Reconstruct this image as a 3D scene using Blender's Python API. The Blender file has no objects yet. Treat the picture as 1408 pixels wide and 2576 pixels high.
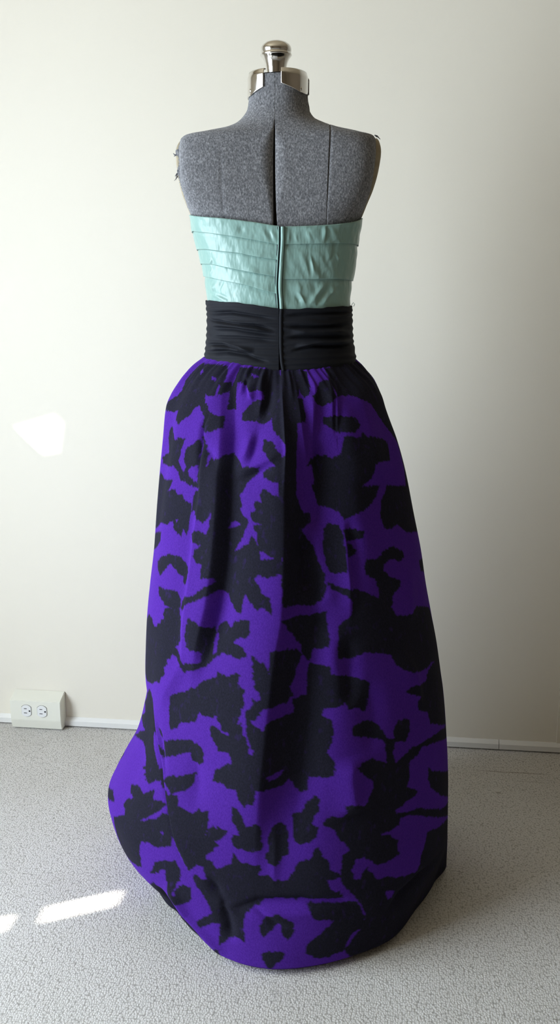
import bpy, bmesh, math, random
import numpy as np

random.seed(7)
rng = np.random.default_rng(7)
S = bpy.context.scene
C = bpy.context.collection

# ---- camera, light, exposure -------------------------------------------------------------
YAW = math.radians(7.1)
FORM_AT = (0.0, -0.602, 0.0)                      # the dress form stands here; the back wall is y = 0
cam_d = bpy.data.cameras.new('camera')
cam_d.sensor_fit = 'HORIZONTAL'
cam_d.sensor_width = 36.0
cam_d.lens = 2400.0 / 1408.0 * 36.0
cam_d.clip_start = 0.05
cam = bpy.data.objects.new('camera', cam_d)
C.objects.link(cam)
cam.location = (FORM_AT[0] + 1.83 * math.sin(YAW), FORM_AT[1] - 1.83 * math.cos(YAW), 1.15)
cam.rotation_euler = (math.radians(78.0), 0.0, YAW)
S.camera = cam

world = bpy.data.worlds.new('world')
S.world = world
world.use_nodes = True
world.node_tree.nodes['Background'].inputs[0].default_value = (0.75, 0.85, 1.0, 1.0)
world.node_tree.nodes['Background'].inputs[1].default_value = 1.0

sun_d = bpy.data.lights.new('sun', 'SUN')
sun_d.energy = 26.0
sun_d.angle = math.radians(0.7)
sun_d.color = (1.0, 0.97, 0.92)
sun = bpy.data.objects.new('sun', sun_d)
C.objects.link(sun)
sun.location = (-4, -3, 4)
SUN_AZ, SUN_EL = math.radians(29.0), math.atan(0.8)
sun.rotation_euler = (0.0, math.pi / 2 - SUN_EL, SUN_AZ + math.pi)

day_d = bpy.data.lights.new('window_daylight', 'AREA')   # daylight entering by the window in the left wall
day_d.shape = 'RECTANGLE'
day_d.size, day_d.size_y = 1.70, 1.50                    # height, width
day_d.energy = 98.0
day_d.color = (0.775, 0.89, 1.0)
day = bpy.data.objects.new('window_daylight', day_d)
C.objects.link(day)
day.location = (-1.63, -1.74, 1.20)
day.rotation_euler = (0.0, -math.pi / 2, 0.0)

S.view_settings.view_transform = 'Standard'
S.view_settings.look = 'None'
S.view_settings.exposure = 0.0
S.view_settings.gamma = 1.0
S.view_settings.use_curve_mapping = False
S.cycles.use_denoising = True
S.cycles.max_bounces = 8


# ---- helpers -----------------------------------------------------------------------------
def link(name, me, m=None, parent=None):
    o = bpy.data.objects.new(name, me)
    C.objects.link(o)
    if m is not None:
        me.materials.append(m)
    if parent is not None:
        o.parent = parent
    return o


def poly(name, V, F, m=None, parent=None, smooth=False):
    me = bpy.data.meshes.new(name)
    me.from_pydata([tuple(map(float, v)) for v in V], [], [tuple(map(int, f)) for f in F])
    if smooth:
        me.polygons.foreach_set('use_smooth', [True] * len(me.polygons))
    me.update()
    return link(name, me, m, parent)


def quads(name, V, Q, m=None, parent=None):
    """fast smooth mesh of quads from arrays"""
    V = np.ascontiguousarray(V, dtype=np.float32).reshape(-1, 3)
    Q = np.ascontiguousarray(Q, dtype=np.int32).reshape(-1, 4)
    me = bpy.data.meshes.new(name)
    me.vertices.add(len(V))
    me.vertices.foreach_set('co', V.ravel())
    me.loops.add(Q.size)
    me.loops.foreach_set('vertex_index', Q.ravel())
    me.polygons.add(len(Q))
    me.polygons.foreach_set('loop_start', np.arange(0, Q.size, 4, dtype=np.int32))
    me.polygons.foreach_set('use_smooth', np.ones(len(Q), dtype=bool))
    me.update(calc_edges=True)
    me.validate()
    return link(name, me, m, parent)


def grid_q(nv, nu, wrap=False, base=0):
    i = np.arange(nv - 1)[:, None]
    j = np.arange(nu if wrap else nu - 1)[None, :]
    k = (j + 1) % nu
    return (base + np.stack([i * nu + j, (i + 1) * nu + j, (i + 1) * nu + k, i * nu + k], -1)).reshape(-1, 4)


def sheet(name, G, thick, m=None, parent=None):
    """grid of points G[nv, nu, 3] given a thickness towards the inside"""
    nv, nu = G.shape[:2]
    du, dv = np.gradient(G, axis=1), np.gradient(G, axis=0)
    n = np.cross(du, dv)
    n /= np.linalg.norm(n, axis=-1, keepdims=True) + 1e-12
    if np.mean(np.sum(n[..., :2] * G[..., :2], -1)) < 0:
        n = -n
    B = G - n * thick
    N = nv * nu
    Q = [grid_q(nv, nu), grid_q(nv, nu, base=N)[:, ::-1]]
    idx = np.arange(N).reshape(nv, nu)
    rim = np.concatenate([idx[0, :], idx[1:, -1], idx[-1, -2::-1], idx[-2:0:-1, 0]])
    r2 = np.roll(rim, -1)
    Q.append(np.stack([rim, r2, r2 + N, rim + N], -1))
    return quads(name, np.concatenate([G.reshape(-1, 3), B.reshape(-1, 3)]), np.concatenate(Q), m, parent)


def boxes(name, L, m=None, parent=None, bevel=0.0):
    """one mesh of axis-aligned boxes (x0, x1, y0, y1, z0, z1)"""
    bm = bmesh.new()
    for x0, x1, y0, y1, z0, z1 in L:
        vs = [bm.verts.new(p) for p in ((x0, y0, z0), (x1, y0, z0), (x1, y1, z0), (x0, y1, z0),
                                        (x0, y0, z1), (x1, y0, z1), (x1, y1, z1), (x0, y1, z1))]
        for f in ((0, 3, 2, 1), (4, 5, 6, 7), (0, 1, 5, 4), (1, 2, 6, 5), (2, 3, 7, 6), (3, 0, 4, 7)):
            bm.faces.new([vs[i] for i in f])
    if bevel:
        bmesh.ops.bevel(bm, geom=bm.edges[:], offset=bevel, segments=2, affect='EDGES', profile=.6)
    me = bpy.data.meshes.new(name)
    bm.to_mesh(me)
    bm.free()
    return link(name, me, m, parent)


def lathe(name, prof, cx, cy, m, parent, n=64):
    p = np.array(prof, float)
    a = np.linspace(0, 2 * math.pi, n, endpoint=False)
    G = np.stack([cx + p[:, :1] * np.cos(a), cy + p[:, :1] * np.sin(a), p[:, 1:2] + 0 * a], -1)
    return quads(name, G, grid_q(len(p), n, True), m, parent)


def tube(name, P, r, m, parent=None, n=8):
    """round tube along points P; r a number or one radius per point"""
    P = np.array(P, float)
    r = np.broadcast_to(np.asarray(r, float), (len(P),))
    T = np.gradient(P, axis=0)
    T /= np.linalg.norm(T, axis=1, keepdims=True) + 1e-12
    ref = np.array([0.31, 0.17, 0.93])
    U = np.cross(T, ref)
    U /= np.linalg.norm(U, axis=1, keepdims=True) + 1e-12
    W = np.cross(T, U)
    a = np.linspace(0, 2 * math.pi, n, endpoint=False)
    G = P[:, None] + r[:, None, None] * (np.cos(a)[None, :, None] * U[:, None] + np.sin(a)[None, :, None] * W[:, None])
    Q = grid_q(len(P), n, True)
    return quads(name, G, Q, m, parent)


def thing(name, label, cat, loc=(0, 0, 0), rz=0.0):
    o = bpy.data.objects.new(name, None)
    o.empty_display_size = .1
    C.objects.link(o)
    o.location = loc
    o.rotation_euler = (0, 0, rz)
    o['label'] = label
    o['category'] = cat
    return o


def structure(o):
    o['kind'] = 'structure'
    return o


# ---- materials ---------------------------------------------------------------------------
class Mat:
    def __init__(self, name, col=(.8, .8, .8), rough=.6, metal=0.0, spec=.5, sheen=0.0):
        self.m = bpy.data.materials.new(name)
        self.m.use_nodes = True
        self.t = self.m.node_tree
        self.b = self.t.nodes['Principled BSDF']
        self.set('Base Color', (*col, 1))
        self.set('Roughness', rough)
        self.set('Metallic', metal)
        self.set('Specular IOR Level', spec)
        if sheen:
            self.set('Sheen Weight', sheen)
            self.set('Sheen Roughness', .4)

    def set(self, k, v):
        self.b.inputs[k].default_value = v

    def node(self, t, **kw):
        n = self.t.nodes.new(t)
        for k, v in kw.items():
            if k in n.inputs and not hasattr(n, k):
                n.inputs[k].default_value = v
            else:
                setattr(n, k, v)
        return n

    def tex(self, kind, scale, vec=None, stretch=None, **kw):
        if vec is None:
            vec = self.node('ShaderNodeTexCoord').outputs['Object']
        if stretch:
            mp = self.node('ShaderNodeMapping')
            mp.inputs['Scale'].default_value = stretch
            self.t.links.new(vec, mp.inputs['Vector'])
            vec = mp.outputs['Vector']
        n = self.node(kind)
        n.inputs['Scale'].default_value = scale
        for k, v in kw.items():
            n.inputs[k].default_value = v
        self.t.links.new(vec, n.inputs['Vector'])
        return n

    def ramp(self, src, stops):
        r = self.node('ShaderNodeValToRGB')
        e = r.color_ramp.elements
        while len(e) < len(stops):
            e.new(.5)
        for k, (p, c) in zip(e, stops):
            k.position = p
            k.color = (*c, 1) if len(c) == 3 else c
        self.t.links.new(src, r.inputs[0])
        return r.outputs[0]

    def mix(self, fac, a, b, blend='MIX'):
        n = self.node('ShaderNodeMix')
        n.data_type = 'RGBA'
        n.blend_type = blend
        for i, v in ((0, fac), (6, a), (7, b)):
            if isinstance(v, (int, float)):
                n.inputs[i].default_value = v
            elif isinstance(v, tuple):
                n.inputs[i].default_value = (*v, 1) if len(v) == 3 else v
            else:
                self.t.links.new(v, n.inputs[i])
        return n.outputs[2]

    def to(self, src, inp):
        self.t.links.new(src, self.b.inputs[inp])

    def bump(self, src, dist, strength=1.0, nrm=None):
        n = self.node('ShaderNodeBump')
        n.inputs['Distance'].default_value = dist
        n.inputs['Strength'].default_value = strength
        self.t.links.new(src, n.inputs['Height'])
        if nrm is not None:
            self.t.links.new(nrm, n.inputs['Normal'])
        self.t.links.new(n.outputs[0], self.b.inputs['Normal'])
        return n.outputs[0]


def make_materials():
    M = {}
    w = Mat('wall_paint', (.80, .79, .73), .62)
    n = w.tex('ShaderNodeTexNoise', 900.0, Detail=2.0)
    w.bump(n.outputs[0], .0006, .25)
    n2 = w.tex('ShaderNodeTexNoise', 1.6, Detail=3.0)
    w.to(w.ramp(n2.outputs[0], [(.3, (.80, .75, .645)), (.7, (.815, .765, .66))]), 'Base Color')
    M['wall'] = w.m
    M['trim'] = Mat('trim_paint', (.78, .77, .74), .4).m
    M['dim_wall'] = Mat('warm_plaster', (.16, .115, .07), .8).m
    M['dark_wall'] = Mat('brown_panelling', (.21, .155, .10), .7).m
    M['ceiling'] = Mat('ceiling_paint', (.46, .37, .25), .8).m
    M['shade'] = Mat('sun_block_cloth', (.8, .8, .8), .8).m

    c = Mat('loop_carpet', (.6, .58, .55), .95, spec=.1)
    wob = c.tex('ShaderNodeTexNoise', 60.0, Detail=2.0)
    co = c.node('ShaderNodeTexCoord').outputs['Object']
    v = c.mix(.004, co, wob.outputs['Color'])
    vo = c.tex('ShaderNodeTexVoronoi', 250.0, vec=v, stretch=(1.0, .8, 1.0), Randomness=.8)
    fine = c.tex('ShaderNodeTexNoise', 900.0, Detail=2.0)
    big = c.tex('ShaderNodeTexNoise', 5.0, Detail=4.0)
    base = c.ramp(vo.outputs['Distance'], [(.22, (.78, .755, .725)), (.55, (.68, .655, .62)), (.85, (.42, .40, .37))])  # gaps between loops darkened: their shade is put into the colour
    base = c.mix(.5, base, c.ramp(big.outputs[0], [(.35, (.90, .89, .87)), (.65, (1.0, 1.0, 1.0))]), 'MULTIPLY')
    # on the right, a crease with its shade painted dark, and a small stain
    sep = c.node('ShaderNodeSeparateXYZ')
    c.t.links.new(c.mix(.006, co, wob.outputs['Color']), sep.inputs[0])

    def near(axis, at, w):
        a_ = c.node('ShaderNodeMath', operation='SUBTRACT')
        c.t.links.new(sep.outputs[axis], a_.inputs[0])
        a_.inputs[1].default_value = at + .003
        b_ = c.node('ShaderNodeMath', operation='ABSOLUTE')
        c.t.links.new(a_.outputs[0], b_.inputs[0])
        d_ = c.node('ShaderNodeMapRange', interpolation_type='SMOOTHSTEP')
        d_.inputs['From Min'].default_value = w
        d_.inputs['From Max'].default_value = w * .3
        c.t.links.new(b_.outputs[0], d_.inputs['Value'])
        return d_.outputs[0]
    for cx_, wx, cy_, wy, k_ in ((.535, .115, -.131, .0035, .62), (.570, .060, -.176, .003, .25), (.487, .0075, -.240, .006, .6)):
        mm = c.node('ShaderNodeMath', operation='MULTIPLY')
        c.t.links.new(near(0, cx_, wx), mm.inputs[0])
        c.t.links.new(near(1, cy_, wy), mm.inputs[1])
        m2 = c.node('ShaderNodeMath', operation='MULTIPLY')
        c.t.links.new(mm.outputs[0], m2.inputs[0])
        m2.inputs[1].default_value = k_
        base = c.mix(m2.outputs[0], base, (.22, .18, .14))
    c.to(base, 'Base Color')
    h = c.node('ShaderNodeMath', operation='MULTIPLY_ADD')
    c.t.links.new(vo.outputs['Distance'], h.inputs[0])
    h.inputs[1].default_value = -1.0
    c.t.links.new(fine.outputs[0], h.inputs[2])
    c.bump(h.outputs[0], .0026, .8)
    M['carpet'] = c.m

    j = Mat('heather_jersey', (.2, .2, .21), .95, spec=.12, sheen=.08)
    n = j.tex('ShaderNodeTexNoise', 420.0, stretch=(1, 1, .6), Detail=3.0, Roughness=.7)
    n2 = j.tex('ShaderNodeTexNoise', 110.0, Detail=2.0)
    a = j.ramp(n.outputs[0], [(.30, (.11, .112, .122)), (.5, (.225, .225, .237)), (.70, (.45, .45, .47))])
    j.to(j.mix(.35, a, j.ramp(n2.outputs[0], [(.3, (.6, .6, .62)), (.7, (1, 1, 1))]), 'MULTIPLY'), 'Base Color')
    j.set('Diffuse Roughness', 1.0)
    j.bump(n.outputs[0], .0012, .5)
    M['jersey'] = j.m
    M['core'] = Mat('dark_core', (.018, .015, .012), .9, spec=.1).m
    p = Mat('cream_board', (.46, .40, .29), .7)
    n = p.tex('ShaderNodeTexNoise', 60.0, Detail=4.0)
    p.to(p.ramp(n.outputs[0], [(.3, (.30, .25, .17)), (.7, (.40, .345, .245))]), 'Base Color')
    M['board'] = p.m
    k = Mat('polished_nickel', (.70, .68, .65), .12, 1.0)
    n = k.tex('ShaderNodeTexNoise', 45.0, Detail=5.0)
    k.to(k.ramp(n.outputs[0], [(.35, (.08, .08, .08)), (.75, (.20, .20, .20))]), 'Roughness')
    M['chrome'] = k.m
    M['iron'] = Mat('black_iron', (.03, .03, .03), .5, 1.0).m

    s = Mat('mint_satin', (.245, .395, .355), .33, spec=.5)
    n = s.tex('ShaderNodeTexNoise', 42.0, stretch=(1.6, 1.6, .8), Detail=2.0)
    n2 = s.tex('ShaderNodeTexNoise', 1400.0, stretch=(1, 1, .3), Detail=1.0)
    nb = s.bump(n.outputs[0], .0045, .6)
    s.bump(n2.outputs[0], .0002, .3, nb)
    M['mint'] = s.m
    k = Mat('black_crepe', (.013, .014, .0185), .7, spec=.14)
    n = k.tex('ShaderNodeTexNoise', 900.0, stretch=(1, 1, .4), Detail=2.0)
    k.bump(n.outputs[0], .0005, .4)
    M['black'] = k.m

    f = Mat('purple_leaf_brocade', (.1, .03, .3), .8, spec=.04)
    f.set('Diffuse Roughness', .6)
    at = f.node('ShaderNodeAttribute', attribute_name='print')
    weave = f.tex('ShaderNodeTexNoise', 520.0, stretch=(1, 1, .55), Detail=3.0)
    vein = f.tex('ShaderNodeTexNoise', 95.0, stretch=(1, 1, .6), Detail=4.0)
    ground = f.ramp(weave.outputs[0], [(.3, (.064, .017, .245)), (.7, (.091, .025, .33))])
    leaf = f.ramp(weave.outputs[0], [(.25, (.012, .0125, .0185)), (.75, (.022, .0205, .037))])
    spk = f.ramp(vein.outputs[0], [(.60, (0, 0, 0)), (.74, (.45, .45, .45))])
    leaf = f.mix(spk, leaf, (.040, .020, .12))
    f.to(f.mix(at.outputs['Fac'], ground, leaf), 'Base Color')
    f.bump(weave.outputs[0], .0006, .35)
    M['brocade'] = f.m

    M['ivory'] = Mat('ivory_enamel', (.80, .79, .69), .45).m
    M['white_plastic'] = Mat('white_plastic', (.80, .80, .79), .35).m
    M['slot'] = Mat('slot_black', (.02, .02, .02), .6).m
    return M


M = make_materials()
# ---- gown and form surfaces (local frame: x right, y away from the wall-facing side, z up) ----
RAD = math.pi / 180.0


def pchip(xs, ys, x):
    """monotone cubic interpolation"""
    xs = np.asarray(xs, float)
    ys = np.asarray(ys, float)
    if xs[0] > xs[-1]:
        xs, ys = xs[::-1], ys[::-1]
    h = np.diff(xs)
    d = np.diff(ys) / h
    m = np.zeros_like(ys)
    m[0], m[-1] = d[0], d[-1]
    for i in range(1, len(xs) - 1):
        if d[i - 1] * d[i] > 0:
            w1, w2 = 2 * h[i] + h[i - 1], h[i] + 2 * h[i - 1]
            m[i] = (w1 + w2) / (w1 / d[i - 1] + w2 / d[i])
    x = np.clip(np.asarray(x, float), xs[0], xs[-1])
    k = np.clip(np.searchsorted(xs, x) - 1, 0, len(h) - 1)
    t = (x - xs[k]) / h[k]
    return ((1 + 2 * t) * (1 - t) ** 2 * ys[k] + t * (1 - t) ** 2 * h[k] * m[k]
            + t * t * (3 - 2 * t) * ys[k + 1] + t * t * (t - 1) * h[k] * m[k + 1])


def smooth(a, b, x):
    t = np.clip((x - a) / (b - a), 0, 1)
    return t * t * (3 - 2 * t)


# z, half width left, half width right, back depth, front depth
SKIRT = np.array([
    (1.061, .1440, .1430, .106, .112), (1.0413, .168, .162, .128, .128), (1.0188, .1872, .181, .145, .142),
    (.9924, .2050, .195, .160, .152), (.9697, .2145, .2015, .172, .160), (.9084, .2220, .2250, .195, .180),
    (.8541, .2286, .2418, .210, .195), (.7674, .2384, .2608, .232, .210), (.6952, .2456, .2762, .250, .225),
    (.63, .2550, .2868, .265, .235), (.5639, .2630, .3003, .278, .245), (.5053, .2670, .3128, .290, .250),
    (.4374, .2697, .3243, .302, .260), (.4030, .2674, .3300, .308, .265), (.3598, .2750, .3352, .315, .270),
    (.3073, .2900, .3400, .322, .280), (.2542, .3192, .3442, .328, .290), (.2141, .3405, .3461, .334, .295),
    (.178, .3550, .3466, .340, .300), (.1509, .3504, .3468, .343, .305), (.119, .3412, .3470, .346, .305),
    (.073, .3330, .3490, .352, .310), (.0, .3300, .3500, .356, .310)])
HEM = np.array([(-180, .31), (-150, .33), (-125, .365), (-109, .372), (-97.6, .326), (-78.8, .278), (-65, .272), (-51.9, .277),
                (-32.9, .308), (-17.7, .339), (-9.6, .351), (-1.6, .356), (11.1, .352), (23.8, .347), (33.6, .345),
                (56.2, .321), (71.8, .326), (84.8, .349), (110, .34), (145, .32), (180, .31)])


def skirt_r(th, z):
    th = (np.asarray(th, float) + math.pi) % (2 * math.pi) - math.pi
    z = np.asarray(z, float)
    sn, cs = np.sin(th), np.cos(th)
    k = smooth(-.25, .25, sn)
    a = pchip(SKIRT[:, 0], SKIRT[:, 1], z) * (1 - k) + pchip(SKIRT[:, 0], SKIRT[:, 2], z) * k
    b = np.where(cs > 0, pchip(SKIRT[:, 0], SKIRT[:, 3], z), pchip(SKIRT[:, 0], SKIRT[:, 4], z))
    r = 1 / np.sqrt((sn / a) ** 2 + (cs / b) ** 2)
    hem = pchip(HEM[:, 0], HEM[:, 1], th / RAD)
    w = 1 - smooth(.004, .13, z)
    return r * (1 - w) + hem * w


BODY = np.array([
    # z, left, right, back, front, exponent
    (1.575, .0550, .0478, .052, .055, 2.0), (1.525, .0556, .0475, .052, .055, 2.0), (1.502, .0585, .0520, .054, .057, 2.0),
    (1.4857, .0690, .0625, .060, .062, 2.0), (1.4756, .0818, .0840, .065, .066, 2.05), (1.4675, .1034, .1120, .069, .070, 2.1),
    (1.4594, .1450, .1500, .073, .074, 2.3), (1.4520, .1730, .1690, .077, .078, 3.2), (1.4440, .1785, .1712, .080, .082, 4.0),
    (1.4274, .1800, .1712, .084, .088, 4.8), (1.4034, .1795, .1692, .089, .095, 5.2), (1.3793, .1785, .1662, .093, .102, 5.0),
    (1.355, .1745, .1618, .096, .108, 4.4), (1.3341, .1685, .1550, .097, .112, 3.8), (1.3166, .1620, .1490, .097, .114, 3.2),
    (1.285, .1540, .1430, .095, .112, 2.4), (1.25, .1440, .1380, .092, .106, 2.3), (1.2136, .1360, .1325, .088, .100, 2.2),
    (1.18, .1310, .1280, .085, .096, 2.2), (1.13, .1260, .1255, .084, .094, 2.2), (1.08, .1270, .1270, .090, .098, 2.2),
    (1.04, .1340, .1340, .100, .104, 2.2), (.96, .1500, .1500, .120, .112, 2.2), (.88, .1550, .1550, .125, .115, 2.2)])
GOWN_TOP = np.array([
    (1.34, .1690, .1560, .1035, .122, 4.0), (1.3166, .1648, .1512, .1030, .120, 3.4), (1.285, .1600, .1468, .101, .118, 2.7),
    (1.2494, .1500, .1425, .098, .112, 2.35), (1.2136, .1418, .1375, .094, .106, 2.2), (1.1920, .1388, .1340, .092, .103, 2.2),
    (1.1666, .1345, .1300, .090, .100, 2.2), (1.1338, .1322, .1310, .091, .099, 2.2), (1.0971, .1340, .1330, .094, .101, 2.2),
    (1.0600, .1385, .1390, .100, .106, 2.2), (1.03, .1420, .1430, .105, .110, 2.2)])


def loft(T, th, z, off=0.0):
    """point of a lofted torso surface; th = 0 faces the camera side (-y)"""
    th, z = np.broadcast_arrays(np.asarray(th, float), np.asarray(z, float))
    sn, cs = np.sin(th), np.cos(th)
    g = lambda c: pchip(T[:, 0], T[:, c], z)
    p = 2.0 / g(5)
    k = smooth(-.3, .3, sn)
    a = g(1) * (1 - k) + g(2) * k + off
    b = np.where(cs > 0, g(3), g(4)) + off
    x = a * np.sign(sn) * np.abs(sn) ** p
    y = -b * np.sign(cs) * np.abs(cs) ** p
    return np.stack([x, y, z + 0 * x], -1)


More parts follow.
